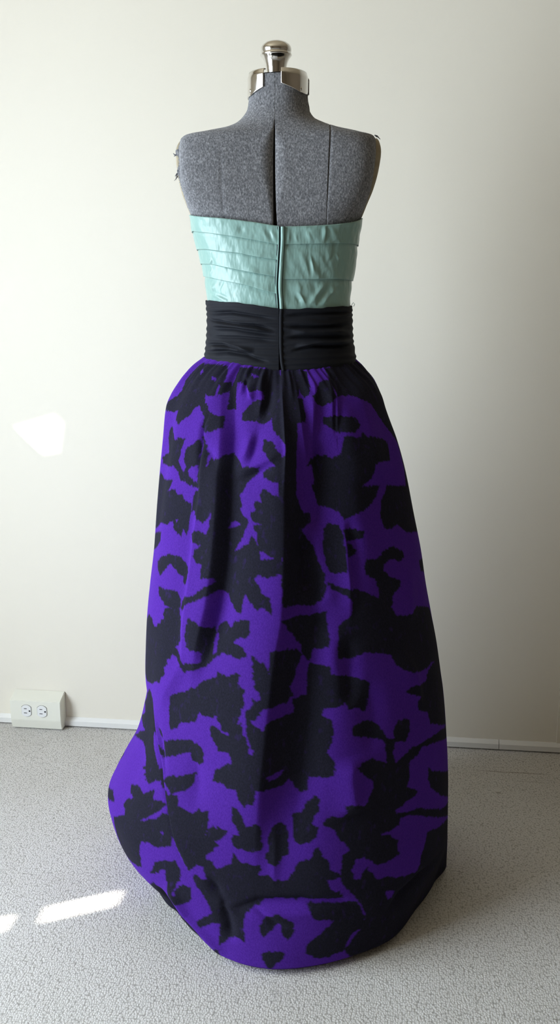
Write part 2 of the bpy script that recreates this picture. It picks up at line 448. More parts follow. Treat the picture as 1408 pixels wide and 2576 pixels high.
def loft_theta(T, x, z):
    """theta on the camera side for a given x"""
    x, z = np.broadcast_arrays(np.asarray(x, float), np.asarray(z, float))
    th = np.arcsin(np.clip(x / .15, -1, 1))
    lo, hi = np.full(x.shape, -math.pi / 2), np.full(x.shape, math.pi / 2)
    for _ in range(40):
        m = (lo + hi) / 2
        f = loft(T, m, z)[..., 0] < x
        lo, hi = np.where(f, m, lo), np.where(f, hi, m)
    return (lo + hi) / 2
PRINT = [  # leaf print plus some drawn-in shade: (1 dark / 0 ground, [angle in tenths of a degree, height in mm, ...])
    (1, [-753,1053,-486,1052,-428,1046,-406,1034,-399,1024,-364,1023,-344,1008,-400,1001,-408,1016,-425,1019,-411,999,-446,1000,-487,1001,-455,988,-425,983,-413,970,-434,970,-471,976,-500,982,-523,978,-535,966,-600,952,-624,945,-668,953,-661,969,-726,964,-862,964,-813,981,-743,994,-730,1005,-765,1019,-766,1033,-764,1049]),
    (0, [-513,1030,-494,1032,-465,1027,-479,1025]),
    (0, [-651,1040,-634,1043,-611,1037,-628,1034]),
    (0, [-393,1037,-358,1048,-344,1026,-397,1025]),
    (1, [-363,1049,-11,1045,19,1022,26,957,24,924,-7,937,-40,950,-44,965,-69,958,-101,955,-142,960,-220,959,-227,971,-200,984,-164,994,-105,996,-117,1007,-154,1011,-198,1007,-247,1017,-299,1025,-322,1021,-290,988,-274,978,-322,978,-340,991,-353,1014,-350,1033]),
    (0, [-249,1039,-167,1034,-204,1031]),
    (1, [-471,976,-417,977,-374,968,-322,967,-309,948,-343,944,-388,939,-423,936,-438,947,-428,963]),
    (1, [-718,939,-670,929,-636,915,-603,922,-537,924,-558,907,-562,896,-565,882,-541,871,-515,865,-500,876,-528,885,-527,898,-516,909,-481,914,-447,925,-431,918,-426,901,-416,881,-464,876,-482,868,-470,860,-434,853,-403,852,-376,844,-410,842,-476,845,-530,850,-562,862,-604,871,-665,866,-775,866,-799,877,-702,891,-744,913,-742,928]),
    (1, [-417,936,-387,923,-397,919,-380,915,-383,909,-355,902,-366,900,-350,879,-342,897,-328,892,-314,897,-304,894,-288,901,-246,905,-217,896,-178,885,-94,886,-102,874,-148,859,-169,843,-191,833,-369,827,-382,844,-406,854,-422,881,-419,908,-432,930]),
    (1, [-86,932,-43,929,-12,916,8,903,23,891,22,861,-30,862,-73,869,-78,876,-55,886,-16,889,-51,899,-83,915]),
    (1, [-798,849,-737,839,-592,846,-624,826,-687,809,-840,798,-842,829]),
    (1, [22,1045,133,1044,93,957,79,907,72,791,16,792,24,924]),  # strip along the centre fold, partly its shadow drawn as leaf
    (1, [397,1046,783,1058,888,1044,878,1014,866,966,865,938,859,881,850,798,695,816,742,860,743,906,655,942,581,983,490,997,449,1000,364,999,374,1016,381,1031]),
    (1, [36,1047,242,1043,227,1033,215,1017,191,1005,154,997,135,1011,111,999,144,997,142,958,91,957,65,967,70,989,38,1022]),
    (1, [295,1025,381,1028,353,996,263,983,223,987,207,1000,241,1008]),
    (1, [250,965,300,968,429,963,452,952,442,944,391,938,319,938,280,948,249,955]),
    (1, [339,932,375,933,396,929,427,929,449,937,474,929,574,924,626,912,609,880,526,884,476,881,453,857,389,844,339,829,176,833,169,868,163,885,129,885,161,897,192,898,208,901,223,898,240,902,268,895,310,904]),
    (1, [3,1045,42,1042,39,989,39,940,85,927,82,907,56,891,63,866,20,835,-7,835,-8,899,22,907,23,940,2,973]),
    (1, [-843,827,-620,836,-653,819,-596,830,-555,831,-543,824,-502,825,-483,817,-432,815,-426,799,-430,775,-440,753,-466,767,-473,752,-507,755,-538,764,-548,774,-594,764,-693,760,-774,742,-834,735,-838,762,-840,791]),
    (0, [-529,777,-515,780,-506,778,-520,775]),
    (1, [-411,836,-375,843,-367,850,-268,845,-239,847,-218,861,-166,852,-197,838,-175,825,-169,817,-182,813,-157,800,-136,798,-136,786,-148,779,-155,766,-179,752,-194,738,-169,745,-149,754,-125,756,-117,773,-99,765,-85,754,-75,741,-42,734,-18,738,2,738,18,713,-13,709,-33,704,-81,707,-94,701,-75,689,-65,678,-40,673,-28,660,-28,645,-54,650,-62,654,-80,648,-104,659,-131,673,-135,656,-145,641,-169,641,-174,648,-195,654,-210,667,-246,673,-276,665,-320,653,-358,645,-392,633,-413,624,-425,627,-419,642,-394,653,-352,658,-319,667,-285,680,-254,688,-260,695,-312,693,-313,712,-314,717,-345,717,-365,726,-363,737,-330,747,-357,749,-397,752,-406,760,-381,769,-337,771,-303,769,-295,781,-287,807,-317,789,-335,786,-344,790,-366,788,-380,797,-402,794,-399,801,-422,799,-423,822]),
    (0, [-219,789,-182,791,-172,785,-230,777]),
    (0, [-77,741,-42,735,-75,732]),
    (1, [-76,850,-58,850,-39,843,3,840,35,840,32,754,2,738,-34,738,-85,750,-90,764,-93,775,-107,781,-108,788,-80,792,-111,795,-127,801,-124,811,-104,815,-115,823,-106,828,-79,828,-85,841]),
    (1, [-833,723,-736,739,-672,744,-667,727,-709,714,-836,691]),
    (1, [-681,686,-622,702,-539,715,-471,717,-428,710,-404,701,-392,693,-399,688,-403,678,-418,669,-432,672,-431,685,-447,684,-471,687,-488,691,-513,695,-538,697,-566,683,-600,672,-617,666,-649,671]),
    (1, [-613,647,-543,649,-483,655,-447,651,-430,641,-428,627,-468,622,-528,621,-577,627,-609,634]),
    (1, [158,852,511,841,471,823,423,810,347,799,288,792,270,804,235,811,188,816,167,841]),
    (1, [557,839,852,819,852,730,640,747,579,766,536,763,485,765,478,787,501,816,541,828]),
    (1, [200,777,222,785,264,783,274,765,271,702,208,701,193,718,188,745]),
    (1, [187,690,214,683,254,674,312,671,356,660,401,649,402,669,396,683,356,694,350,708,366,719,410,718,442,722,473,731,529,731,583,716,576,707,541,702,503,711,454,707,442,694,486,678,524,670,511,659,474,651,457,628,476,612,557,605,608,615,776,587,849,529,843,492,209,576,219,612,248,622,272,627,278,653,257,664,203,674]),
    (1, [3,853,62,853,85,825,109,804,149,801,147,788,96,777,122,758,145,750,157,731,184,700,185,681,173,662,136,646,88,649,58,653,7,655,3,702,7,740]),
    (1, [2,634,121,631,183,637,179,577,76,580,35,608]),
    (1, [277,773,316,775,374,767,364,758,319,754,287,753]),
    (1, [285,750,316,746,328,734,303,724,278,727]),
    (1, [707,689,843,677,842,648,716,666]),
    (1, [-720,580,-657,578,-621,569,-597,571,-579,581,-559,582,-550,593,-527,594,-540,602,-531,618,-483,622,-437,629,-426,618,-405,602,-407,588,-394,574,-414,563,-438,556,-405,549,-379,540,-373,535,-297,544,-295,556,-297,566,-331,564,-354,569,-363,587,-358,610,-351,622,-302,615,-282,609,-258,605,-252,597,-233,616,-207,621,-181,613,-174,614,-169,625,-137,630,-105,632,-105,613,-111,604,-134,601,-165,591,-129,587,-114,572,-131,569,-137,565,-162,565,-171,568,-187,567,-204,567,-224,561,-252,551,-269,540,-295,534,-323,528,-368,519,-381,525,-415,540,-448,542,-458,530,-479,528,-469,519,-494,510,-479,498,-509,490,-506,478,-552,474,-607,459,-728,443,-801,450,-808,473,-817,525,-823,554]),
    (0, [-253,595,-239,599,-237,565,-254,560,-256,571]),
    (1, [-98,572,-91,574,-81,567,-74,570,-70,564,-58,565,-51,562,-36,547,-36,583,31,581,28,387,-149,381,-154,397,-170,404,-204,401,-217,413,-235,424,-239,438,-220,440,-196,435,-164,429,-161,436,-196,437,-201,448,-214,459,-242,453,-273,453,-291,457,-303,438,-342,429,-380,423,-398,410,-430,403,-445,412,-449,442,-442,464,-412,474,-366,483,-337,493,-308,498,-304,504,-273,514,-227,526,-224,534,-174,533,-148,541,-134,539,-137,523,-115,517,-111,512,-124,507,-111,492,-115,484,-129,482,-123,471,-134,469,-135,456,-122,461,-117,443,-102,428,-94,412,-84,407,-81,412,-93,424,-105,444,-109,462,-109,481,-95,485,-84,495,-92,505,-74,499,-63,504,-67,513,-75,518,-89,521,-81,527,-90,535,-85,541,-93,544,-86,548,-97,556,-92,559]),
    (0, [-52,487,29,487,29,464,-41,464,-54,449,-75,457,-95,465,-72,468,-74,474,-62,474,-67,479,-59,483]),
    (1, [-454,379,-377,393,-314,402,-275,396,-257,387,-259,378,-289,370,-308,371,-315,379,-349,374,-396,360,-444,350]),
    (1, [-662,439,-607,428,-588,404,-564,384,-542,372,-513,372,-480,362,-450,356,-445,346,-472,348,-507,365,-566,373,-565,353,-516,328,-533,316,-601,310,-669,328,-768,318,-826,318,-697,347,-870,342,-759,372,-860,374,-785,404]),
    (1, [-511,392,-481,391,-462,379,-491,380]),
    (1, [237,432,257,441,303,441,336,435,357,417,375,403,400,398,405,417,425,428,478,422,474,400,449,385,405,392,390,374,397,353,431,358,463,367,530,368,587,366,676,360,823,334,821,308,611,351,528,359,459,346,451,339,361,356,363,365,361,381,359,399,298,411,249,420]),
    (1, [469,476,512,481,599,471,629,488,684,492,844,481,838,457,823,334,596,391,588,414,522,431,522,450,539,455,480,470]),
    (1, [277,605,849,532,839,472,673,496,633,494,566,496,482,511,438,528,421,549,419,576,371,574,320,563,266,552,209,556,209,584,238,582,272,584,255,598,218,609]),
    (1, [108,547,180,545,178,532,214,526,279,519,326,507,317,468,301,456,260,469,233,467,225,480,193,474,150,472,144,459,174,453,176,427,158,420,144,399,172,384,170,361,149,356,93,356,88,330,61,329,34,347,-5,369,-14,463,48,467,41,490,96,495,97,518]),
    (1, [-15,576,61,576,83,563,60,542,46,521,33,511,49,496,-14,490]),
    (1, [89,601,179,611,186,593,175,579,128,570,109,549,74,571]),
    (1, [-921,289,-711,341,-575,369,-545,349,-500,329,-477,320,-459,325,-432,313,-446,305,-488,296,-497,291,-519,284,-532,287,-554,285,-546,290,-574,290,-562,294,-585,295,-615,292,-587,302,-600,310,-608,322,-656,322,-695,328]),
    (1, [-456,380,-389,389,-329,400,-285,396,-257,387,-258,372,-283,363,-312,366,-320,380,-359,370,-396,360,-445,353]),
    (1, [-426,314,-401,325,-380,330,-364,330,-320,340,-289,346,-295,328,-318,313,-354,303,-377,296,-347,297,-341,283,-322,279,-287,277,-275,281,-265,287,-252,283,-228,289,-226,264,-234,244,-226,260,-214,260,-208,265,-197,262,-192,266,-186,262,-159,263,-161,256,-172,253,-174,246,-188,242,-201,237,-187,233,-190,230,-203,226,-202,221,-229,210,-227,200,-207,200,-205,190,-169,192,-166,199,-147,202,-142,223,-132,215,-122,206,-93,208,-92,175,-223,163,-236,188,-257,191,-280,172,-309,194,-343,214,-363,223,-390,253,-403,269,-429,290,-453,296,-471,321,-451,323]),
    (0, [-429,308,-417,309,-380,297,-386,294,-412,300]),
    (1, [-644,253,-601,264,-551,267,-529,264,-481,283,-469,265,-432,271,-405,270,-426,255,-460,241,-504,222,-437,239,-414,252,-385,254,-358,222,-354,210,-379,200,-411,193,-441,195,-478,189,-483,167,-478,155,-485,135,-533,127,-642,119,-676,149,-674,182,-604,208,-641,218,-626,231,-585,245,-629,244]),
    (0, [-406,220,-399,224,-389,222,-396,217]),
    (1, [-944,249,-886,251,-930,222,-929,198,-928,198,-940,240]),
    (1, [-875,186,-771,208,-710,201,-820,180,-872,186]),
    (1, [-436,138,-412,164,-373,177,-333,183,-309,169,-313,150,-367,138,-365,162,-395,151,-437,133]),
    (1, [-235,425,-180,431,-160,425,-153,433,-103,436,-97,320,-110,310,-126,326,-133,343,-161,339,-174,345,-183,347,-217,344,-212,365,-201,370,-178,374,-177,380,-164,385,-146,386,-151,400,-185,403,-209,408]),
    (1, [-145,311,-127,303,-109,290,-99,268,-94,233,-113,232,-140,236,-149,246,-141,258,-115,260,-128,266,-143,287]),
    (1, [-195,430,-110,436,-103,429,-95,420,-95,413,-88,407,-81,407,-78,416,-75,441,174,433,169,416,153,399,169,383,171,365,136,356,95,358,89,336,69,326,46,337,30,352,4,341,-42,343,-72,347,-75,332,-84,319,-94,320,-104,311,-114,319,-125,331,-129,344,-164,340,-176,347,-187,347,-190,371,-168,384,-148,386,-155,398,-163,405,-193,402]),
    (0, [-46,366,11,369,-6,358,-26,356,-39,361]),
    (1, [-145,311,-131,307,-117,297,-102,275,-70,283,-57,276,-56,233,-84,228,-110,231,-143,239,-149,248,-138,258,-115,258,-129,266,-147,287]),
    (1, [-19,277,1,279,20,271,26,245,23,223,7,219,-9,203,-34,208,-46,219,-37,237,-37,259]),
    (1, [108,324,121,320,119,301,104,289,97,278,116,268,109,253,86,243,54,239,42,244,39,274,36,289,68,294,82,312]),
    (1, [99,230,115,234,122,217,143,210,145,197,160,172,31,179,44,195,63,213,95,215]),
    (1, [-148,213,-139,223,-122,208,-84,206,-58,202,-67,187,-33,188,-33,179,-171,171,-173,195,-147,201]),
    (1, [241,371,269,374,306,375,335,368,361,357,366,387,390,383,391,365,401,349,425,360,454,364,479,369,526,359,502,349,459,344,457,326,454,310,439,301,495,282,479,276,440,275,408,269,382,265,406,257,490,250,551,233,653,205,799,178,789,147,537,221,464,243,405,249,400,237,362,232,320,233,357,225,392,209,382,196,397,182,368,180,340,178,303,178,283,190,260,201,233,201,222,190,208,173,221,166,244,163,251,175,268,180,284,164,301,152,342,149,381,139,425,134,474,129,508,169,534,192,731,159,788,142,838,21,743,0,194,153,177,179,188,197,189,213,212,219,200,233,179,242,167,261,136,270,130,280,156,287,190,282,204,291,195,307,222,308,268,295,280,308,300,324,301,336,280,344,253,358]),  # leaves at lower right, with the shading there painted in
    (1, [559,314,598,297,810,239,794,186,646,234,571,268,554,288]),
    (1, [-342,213,-195,233,-204,223,-227,211,-225,200,-205,202,-204,195,-189,189,-166,197,-147,200,-143,221,-128,211,-114,205,-59,205,-59,194,-71,186,-36,189,-23,180,-5,174,14,178,49,177,49,138,8,143,-45,141,-86,123,-98,118,-107,102,-104,62,-127,67,-162,56,-190,37,-181,86,-206,84,-251,62,-264,74,-224,94,-205,106,-218,119,-236,135,-257,152,-269,161,-261,171,-243,165,-219,164,-231,186,-249,192,-277,178,-287,174,-310,194]),
    (1, [-435,137,-411,166,-371,178,-330,181,-310,166,-322,147,-337,121,-329,119,-328,130,-303,145,-276,141,-273,122,-295,106,-333,98,-360,108,-361,134,-370,145,-371,160,-420,139]),
    (1, [-434,116,-391,98,-352,83,-319,60,-274,51,-245,23,-237,13,-191,31,-176,0,-225,0,-303,0,-401,0,-528,0,-673,0]),
    (0, [-446,22,-376,31,-403,10,-468,4]),
    (0, [-326,8,-302,7,-319,0]),
    (1, [-62,97,-45,111,-5,120,20,110,39,102,41,87,20,68,3,86,-1,101,-17,95,-38,82,-50,74,-58,84]),
    (1, [-55,42,-38,50,8,48,8,35,-14,23,-32,14,-50,31]),
    (1, [-437,197,-357,212,-358,205,-398,195]),
    (1, [-28,178,22,178,41,198,57,211,96,216,109,234,121,226,124,213,143,204,147,192,174,183,182,173,138,175,145,155,165,151,177,152,185,136,205,134,67,141,-5,145,-28,145]),
    (1, [75,136,222,124,243,113,255,92,250,70,220,65,204,54,188,33,135,28,115,28,69,43,77,60,99,71,115,79,150,93,151,100,97,106,82,121]),
    (1, [179,187,204,192,224,175,215,164,245,162,250,174,268,177,290,165,299,153,342,150,395,133,455,131,835,52,816,0,692,0,461,0,313,0,244,0,215,14,188,33,246,71,259,96,243,116,210,143,182,170]),
    (0, [336,123,372,116,356,104,335,106]),
]
FOLDS = [  # cloth folds: (where, height, softness left, softness right, [(x, z), ...])
    ('S', 0.017, 0.085, 0.022, [(-0.0007, 1.0386), (0.0028, 0.933), (0.0055, 0.8001), (0.0041, 0.7006), (0.0, 0.6275), (-0.0096, 0.5737), (-0.0192, 0.4929), (-0.0288, 0.3971), (-0.0358, 0.3275), (-0.0415, 0.2565), (-0.0443, 0.1727)]),
    ('S', -0.014, 0.048, 0.024, [(0.0498, 1.025), (0.0593, 0.8989), (0.0661, 0.7985), (0.0742, 0.6982), (0.0658, 0.5984), (0.0556, 0.464), (0.0419, 0.3554), (0.0214, 0.2718), (0.0076, 0.2021)]),
    ('S', -0.011, 0.01, 0.03, [(-0.0823, 1.0409), (-0.0826, 0.9313), (-0.0844, 0.8306), (-0.0898, 0.7295), (-0.1024, 0.6475), (-0.1226, 0.5626), (-0.1448, 0.4886)]),
    ('S', 0.007, 0.03, 0.008, [(-0.1026, 1.037), (-0.0989, 0.9305), (-0.1014, 0.8293), (-0.1105, 0.7273), (-0.1226, 0.6445), (-0.1432, 0.5582), (-0.1622, 0.4835)]),
    ('S', 0.008, 0.022, 0.01, [(0.0498, 1.025), (0.0548, 0.9654), (0.0586, 0.899), (0.0634, 0.8454), (0.0675, 0.8051)]),
    ('S', -0.006, 0.008, 0.014, [(0.059, 1.0248), (0.0632, 0.9651), (0.067, 0.8987), (0.0717, 0.845), (0.0758, 0.8047)]),
    ('S', 0.007, 0.009, 0.018, [(0.058, 1.0447), (0.0587, 0.9983), (0.0651, 0.9452), (0.0747, 0.8983)]),
    ('S', 0.006, 0.018, 0.004, [(0.0939, 1.0372), (0.0982, 1.0104), (0.0995, 0.9703), (0.1005, 0.937)]),
    ('S', -0.006, 0.004, 0.016, [(0.0898, 1.0439), (0.0945, 1.0105), (0.0951, 0.9639), (0.099, 0.9304)]),
    ('S', 0.006, 0.022, 0.006, [(0.0252, 1.0253), (0.0319, 0.979), (0.0386, 0.9326), (0.0495, 0.8659)]),
    ('S', 0.008, 0.016, 0.016, [(0.0661, 0.7985), (0.0701, 0.745), (0.0784, 0.6979), (0.0839, 0.664), (0.0742, 0.6448), (0.0589, 0.6358), (0.0452, 0.6364)]),
    ('S', -0.008, 0.014, 0.014, [(0.0384, 0.7797), (0.0452, 0.6997), (0.0521, 0.6661)]),
    ('S', 0.006, 0.01, 0.008, [(0.1096, 0.7956), (0.1151, 0.728), (0.1178, 0.6942), (0.122, 0.6197)]),
    ('S', -0.005, 0.01, 0.012, [(0.1225, 0.7877), (0.128, 0.7266), (0.1293, 0.6794)]),
    ('S', 0.009, 0.026, 0.03, [(0.1228, 1.0326), (0.136, 0.9883), (0.1502, 0.9466), (0.1605, 0.8984), (0.1673, 0.8365)]),
    ('S', 0.005, 0.026, 0.018, [(0.2306, 0.7058), (0.2339, 0.6353), (0.2373, 0.5788)]),
    ('S', 0.009, 0.026, 0.022, [(0.1222, 0.388), (0.1209, 0.3463), (0.1262, 0.31), (0.1372, 0.2791)]),
    ('S', -0.006, 0.022, 0.022, [(0.1582, 0.5187), (0.1619, 0.4492), (0.1658, 0.3791)]),
    ('S', 0.005, 0.02, 0.026, [(0.0902, 0.6233), (0.0867, 0.5696), (0.0895, 0.5291)]),
    ('S', -0.007, 0.014, 0.014, [(0.1149, 0.5935), (0.122, 0.5249), (0.1256, 0.4699)]),
    ('S', -0.005, 0.006, 0.008, [(-0.2259, 0.4069), (-0.2146, 0.3721), (-0.207, 0.3357), (-0.1999, 0.3125)]),
    ('S', 0.005, 0.02, 0.012, [(-0.1659, 0.5522), (-0.1857, 0.5033), (-0.2066, 0.4652), (-0.2205, 0.427)]),
    ('S', -0.005, 0.016, 0.016, [(-0.1514, 0.3874), (-0.1438, 0.3347), (-0.1512, 0.278)]),
    ('S', -0.0055, 0.009, 0.007, [(-0.1009, 0.1133), (-0.0725, 0.1229), (-0.0375, 0.1384), (0.0389, 0.1411), (0.1093, 0.1297), (0.1495, 0.1056)]),
    ('S', 0.004, 0.018, 0.018, [(-0.0726, 0.0968), (-0.0167, 0.116), (0.0529, 0.1173), (0.1239, 0.1018)]),
    ('S', -0.003, 0.006, 0.006, [(-0.0515, 0.1318), (-0.0306, 0.1154), (-0.0097, 0.1024), (0.0111, 0.0919)]),
    ('S', -0.013, 0.009, 0.011, [(-0.2259, 0.1153), (-0.2, 0.022), (-0.1489, 0.0094), (-0.1028, 0.0002)]),
    ('S', 0.007, 0.014, 0.01, [(-0.2046, 0.1374), (-0.169, 0.0748), (-0.1245, 0.0395), (-0.095, 0.0246)]),
    ('S', -0.007, 0.01, 0.01, [(-0.129, 0.1747), (-0.1008, 0.1285), (-0.0905, 0.0852), (-0.0874, 0.045)]),
    ('S', 0.005, 0.01, 0.01, [(-0.1149, 0.1481), (-0.1009, 0.1207), (-0.0726, 0.1111)]),
    ('S', -0.005, 0.012, 0.012, [(-0.1442, 0.9238), (-0.1146, 0.9025), (-0.1001, 0.8766)]),
    ('S', 0.005, 0.008, 0.008, [(-0.0788, 0.8712), (-0.044, 0.886), (-0.0165, 0.8998), (-0.0028, 0.9132)]),
    ('S', -0.005, 0.008, 0.008, [(-0.0718, 0.8581), (-0.0371, 0.8728), (-0.0096, 0.8899)]),
    ('S', 0.004, 0.01, 0.01, [(-0.0442, 0.9458), (-0.058, 0.9056), (-0.0719, 0.885)]),
    ('S', -0.004, 0.008, 0.008, [(-0.0338, 0.946), (-0.0441, 0.906), (-0.0544, 0.879)]),
    ('S', 0.006, 0.008, 0.01, [(-0.059, 1.0249), (-0.0531, 1.0051), (-0.0445, 0.992)]),
    ('S', -0.006, 0.006, 0.008, [(-0.0649, 1.0347), (-0.0602, 1.0083), (-0.053, 0.9952)]),
    ('S', 0.005, 0.01, 0.005, [(-0.031, 1.0418), (-0.0292, 0.9988), (-0.0373, 0.9592)]),
    ('S', -0.005, 0.005, 0.008, [(-0.0197, 1.0419), (-0.0195, 0.9989), (-0.0249, 0.9593)]),
    ('S', 0.002, 0.009, 0.009, [(-0.0096, 0.2934), (-0.0097, 0.223), (-0.0111, 0.1598)]),
    ('S', -0.006, 0.012, 0.01, [(0.1839, 0.0733), (0.2229, 0.1011), (0.2653, 0.1132), (0.3161, 0.1128)]),
    ('S', 0.005, 0.022, 0.01, [(0.212, 0.5599), (0.2445, 0.4935), (0.2614, 0.4159)]),
    ('S', 0.007, 0.009, 0.04, [(-0.1295, 0.9421), (-0.1276, 0.8947), (-0.1289, 0.8333), (-0.1376, 0.7845), (-0.1479, 0.7078), (-0.1567, 0.6445), (-0.1627, 0.5948), (-0.1674, 0.5378), (-0.1777, 0.4922)]),
    ('S', -0.005, 0.004, 0.004, [(-0.121, 0.9696), (-0.134, 0.9498), (-0.1396, 0.914), (-0.1416, 0.8591)]),
    ('S', 0.0065, 0.008, 0.045, [(-0.2389, 0.4282), (-0.2221, 0.3809), (-0.2069, 0.3291), (-0.1975, 0.2814), (-0.1872, 0.24), (-0.1777, 0.2132), (-0.1538, 0.172)]),
    ('S', -0.003, 0.004, 0.005, [(-0.2501, 0.4288), (-0.2324, 0.3772), (-0.217, 0.3237), (-0.2063, 0.2776), (-0.1965, 0.2368), (-0.1876, 0.2102), (-0.1642, 0.1689)]),
    ('S', 0.004, 0.003, 0.003, [(0.0014, 1.0399), (0.0055, 0.9726), (0.0089, 0.9132), (0.0069, 0.84)]),
    ('W', -0.0022, 0.004, 0.002, [(-0.1298, 1.1434), (-0.089, 1.145), (-0.0455, 1.1388), (-0.0064, 1.1346)]),
    ('W', -0.0025, 0.004, 0.002, [(-0.1301, 1.1311), (-0.0818, 1.1246), (-0.0456, 1.122), (-0.0064, 1.1137)]),
    ('W', -0.0025, 0.004, 0.002, [(-0.1333, 1.1177), (-0.0818, 1.1155), (-0.0456, 1.1108), (-0.0064, 1.1053)]),
    ('W', -0.0022, 0.004, 0.002, [(-0.1283, 1.1008), (-0.0746, 1.1008), (-0.0385, 1.0983), (-0.0064, 1.0956)]),
    ('W', -0.0026, 0.004, 0.002, [(-0.1344, 1.0871), (-0.1044, 1.0875), (-0.0746, 1.0811), (-0.0457, 1.0674)]),
    ('W', -0.0022, 0.004, 0.002, [(-0.1359, 1.0725), (-0.0968, 1.0764), (-0.0601, 1.0694), (-0.0171, 1.0564)]),
    ('W', 0.003, 0.005, 0.005, [(-0.1282, 1.0807), (-0.0894, 1.0836), (-0.0457, 1.0758)]),
    ('W', 0.0025, 0.005, 0.005, [(-0.1302, 1.1253), (-0.0745, 1.1205), (-0.01, 1.1095)]),
    ('W', -0.0022, 0.003, 0.003, [(0.0057, 1.1381), (0.0541, 1.1415), (0.1314, 1.1441)]),
    ('W', -0.0024, 0.003, 0.003, [(0.0085, 1.1193), (0.0614, 1.1178), (0.1308, 1.1208)]),
    ('W', -0.0024, 0.003, 0.003, [(0.0071, 1.0998), (0.0615, 1.1023), (0.1305, 1.0991)]),
    ('W', 0.003, 0.004, 0.004, [(0.0257, 1.0844), (0.0688, 1.091), (0.1326, 1.0916)]),
    ('W', -0.0024, 0.003, 0.003, [(0.0185, 1.076), (0.0616, 1.0855), (0.1353, 1.0837)]),
    ('W', 0.0025, 0.004, 0.004, [(0.0185, 1.1102), (0.0687, 1.1093), (0.1307, 1.1107)]),
    ('B', 0.0024, 0.004, 0.003, [(0.0792, 1.2926), (0.0781, 1.2781), (0.0755, 1.2648)]),
    ('B', -0.002, 0.003, 0.004, [(0.0848, 1.2927), (0.0837, 1.2782), (0.0812, 1.2649)]),
    ('B', 0.0022, 0.002, 0.003, [(0.0532, 1.2444), (0.0569, 1.2276), (0.0607, 1.2106)]),
    ('B', -0.0018, 0.003, 0.003, [(0.0476, 1.2409), (0.052, 1.2241), (0.055, 1.2072)]),
    ('B', 0.0018, 0.002, 0.002, [(0.0996, 1.2473), (0.1035, 1.2387), (0.1059, 1.2319)]),
    ('B', -0.0022, 0.004, 0.004, [(0.1011, 1.2721), (0.0945, 1.2451), (0.0834, 1.2246), (0.0678, 1.2107)]),
    ('B', 0.0022, 0.005, 0.005, [(0.0957, 1.2552), (0.0876, 1.2314), (0.075, 1.2108)]),
    ('B', 0.003, 0.005, 0.004, [(0.0824, 1.1958), (0.0682, 1.1798), (0.0512, 1.1569)]),
    ('B', -0.0026, 0.004, 0.004, [(0.0912, 1.1959), (0.0769, 1.1764), (0.0627, 1.1541)]),
    ('B', 0.0026, 0.004, 0.004, [(0.1046, 1.1941), (0.0865, 1.173), (0.0721, 1.1541)]),
    ('B', 0.0024, 0.002, 0.003, [(0.0325, 1.1796), (0.0397, 1.1679), (0.0454, 1.1582)]),
    ('B', -0.0018, 0.003, 0.003, [(0.0269, 1.1762), (0.034, 1.1652), (0.0383, 1.1555)]),
    ('B', 0.002, 0.002, 0.003, [(0.0152, 1.2875), (0.0153, 1.2742), (0.0139, 1.2629)]),
    ('B', 0.0015, 0.003, 0.003, [(0.0263, 1.2842), (0.0285, 1.2709), (0.0306, 1.2629)]),
    ('B', 0.0015, 0.004, 0.004, [(0.0458, 1.2856), (0.0515, 1.2724), (0.0544, 1.2631)]),
    ('B', 0.0018, 0.004, 0.004, [(-0.0166, 1.2875), (-0.0111, 1.2742), (-0.007, 1.2629)]),
    ('B', -0.0016, 0.003, 0.003, [(-0.0222, 1.2895), (-0.0153, 1.2742), (-0.0097, 1.2615)]),
    ('B', 0.0015, 0.003, 0.003, [(-0.0305, 1.2875), (-0.025, 1.2762), (-0.0195, 1.2655)]),
    ('B', -0.0015, 0.005, 0.005, [(-0.0721, 1.2976), (-0.0687, 1.2877), (-0.0654, 1.2778)]),
    ('B', 0.002, 0.004, 0.003, [(-0.1219, 1.2392), (-0.1245, 1.2325), (-0.1271, 1.2272)]),
    ('B', 0.002, 0.004, 0.003, [(-0.1204, 1.2214), (-0.1254, 1.2119), (-0.1288, 1.2065)]),
    ('B', -0.0018, 0.003, 0.003, [(-0.1286, 1.1911), (-0.1249, 1.1812), (-0.1268, 1.1756)]),
    ('B', 0.002, 0.004, 0.004, [(-0.1143, 1.1942), (-0.1222, 1.1874), (-0.1299, 1.1806)]),
    ('B', 0.002, 0.003, 0.003, [(-0.1283, 1.1784), (-0.1149, 1.1732), (-0.1035, 1.1682), (-0.0924, 1.1639)]),
    ('B', -0.0016, 0.003, 0.003, [(-0.1186, 1.1782), (-0.1035, 1.1724), (-0.0887, 1.1646)]),
    ('B', -0.0015, 0.003, 0.003, [(-0.1027, 1.2043), (-0.1059, 1.194), (-0.1107, 1.1837)]),
    ('B', 0.0014, 0.005, 0.005, [(0.031, 1.2002), (0.0339, 1.1865), (0.0368, 1.1728)]),
]
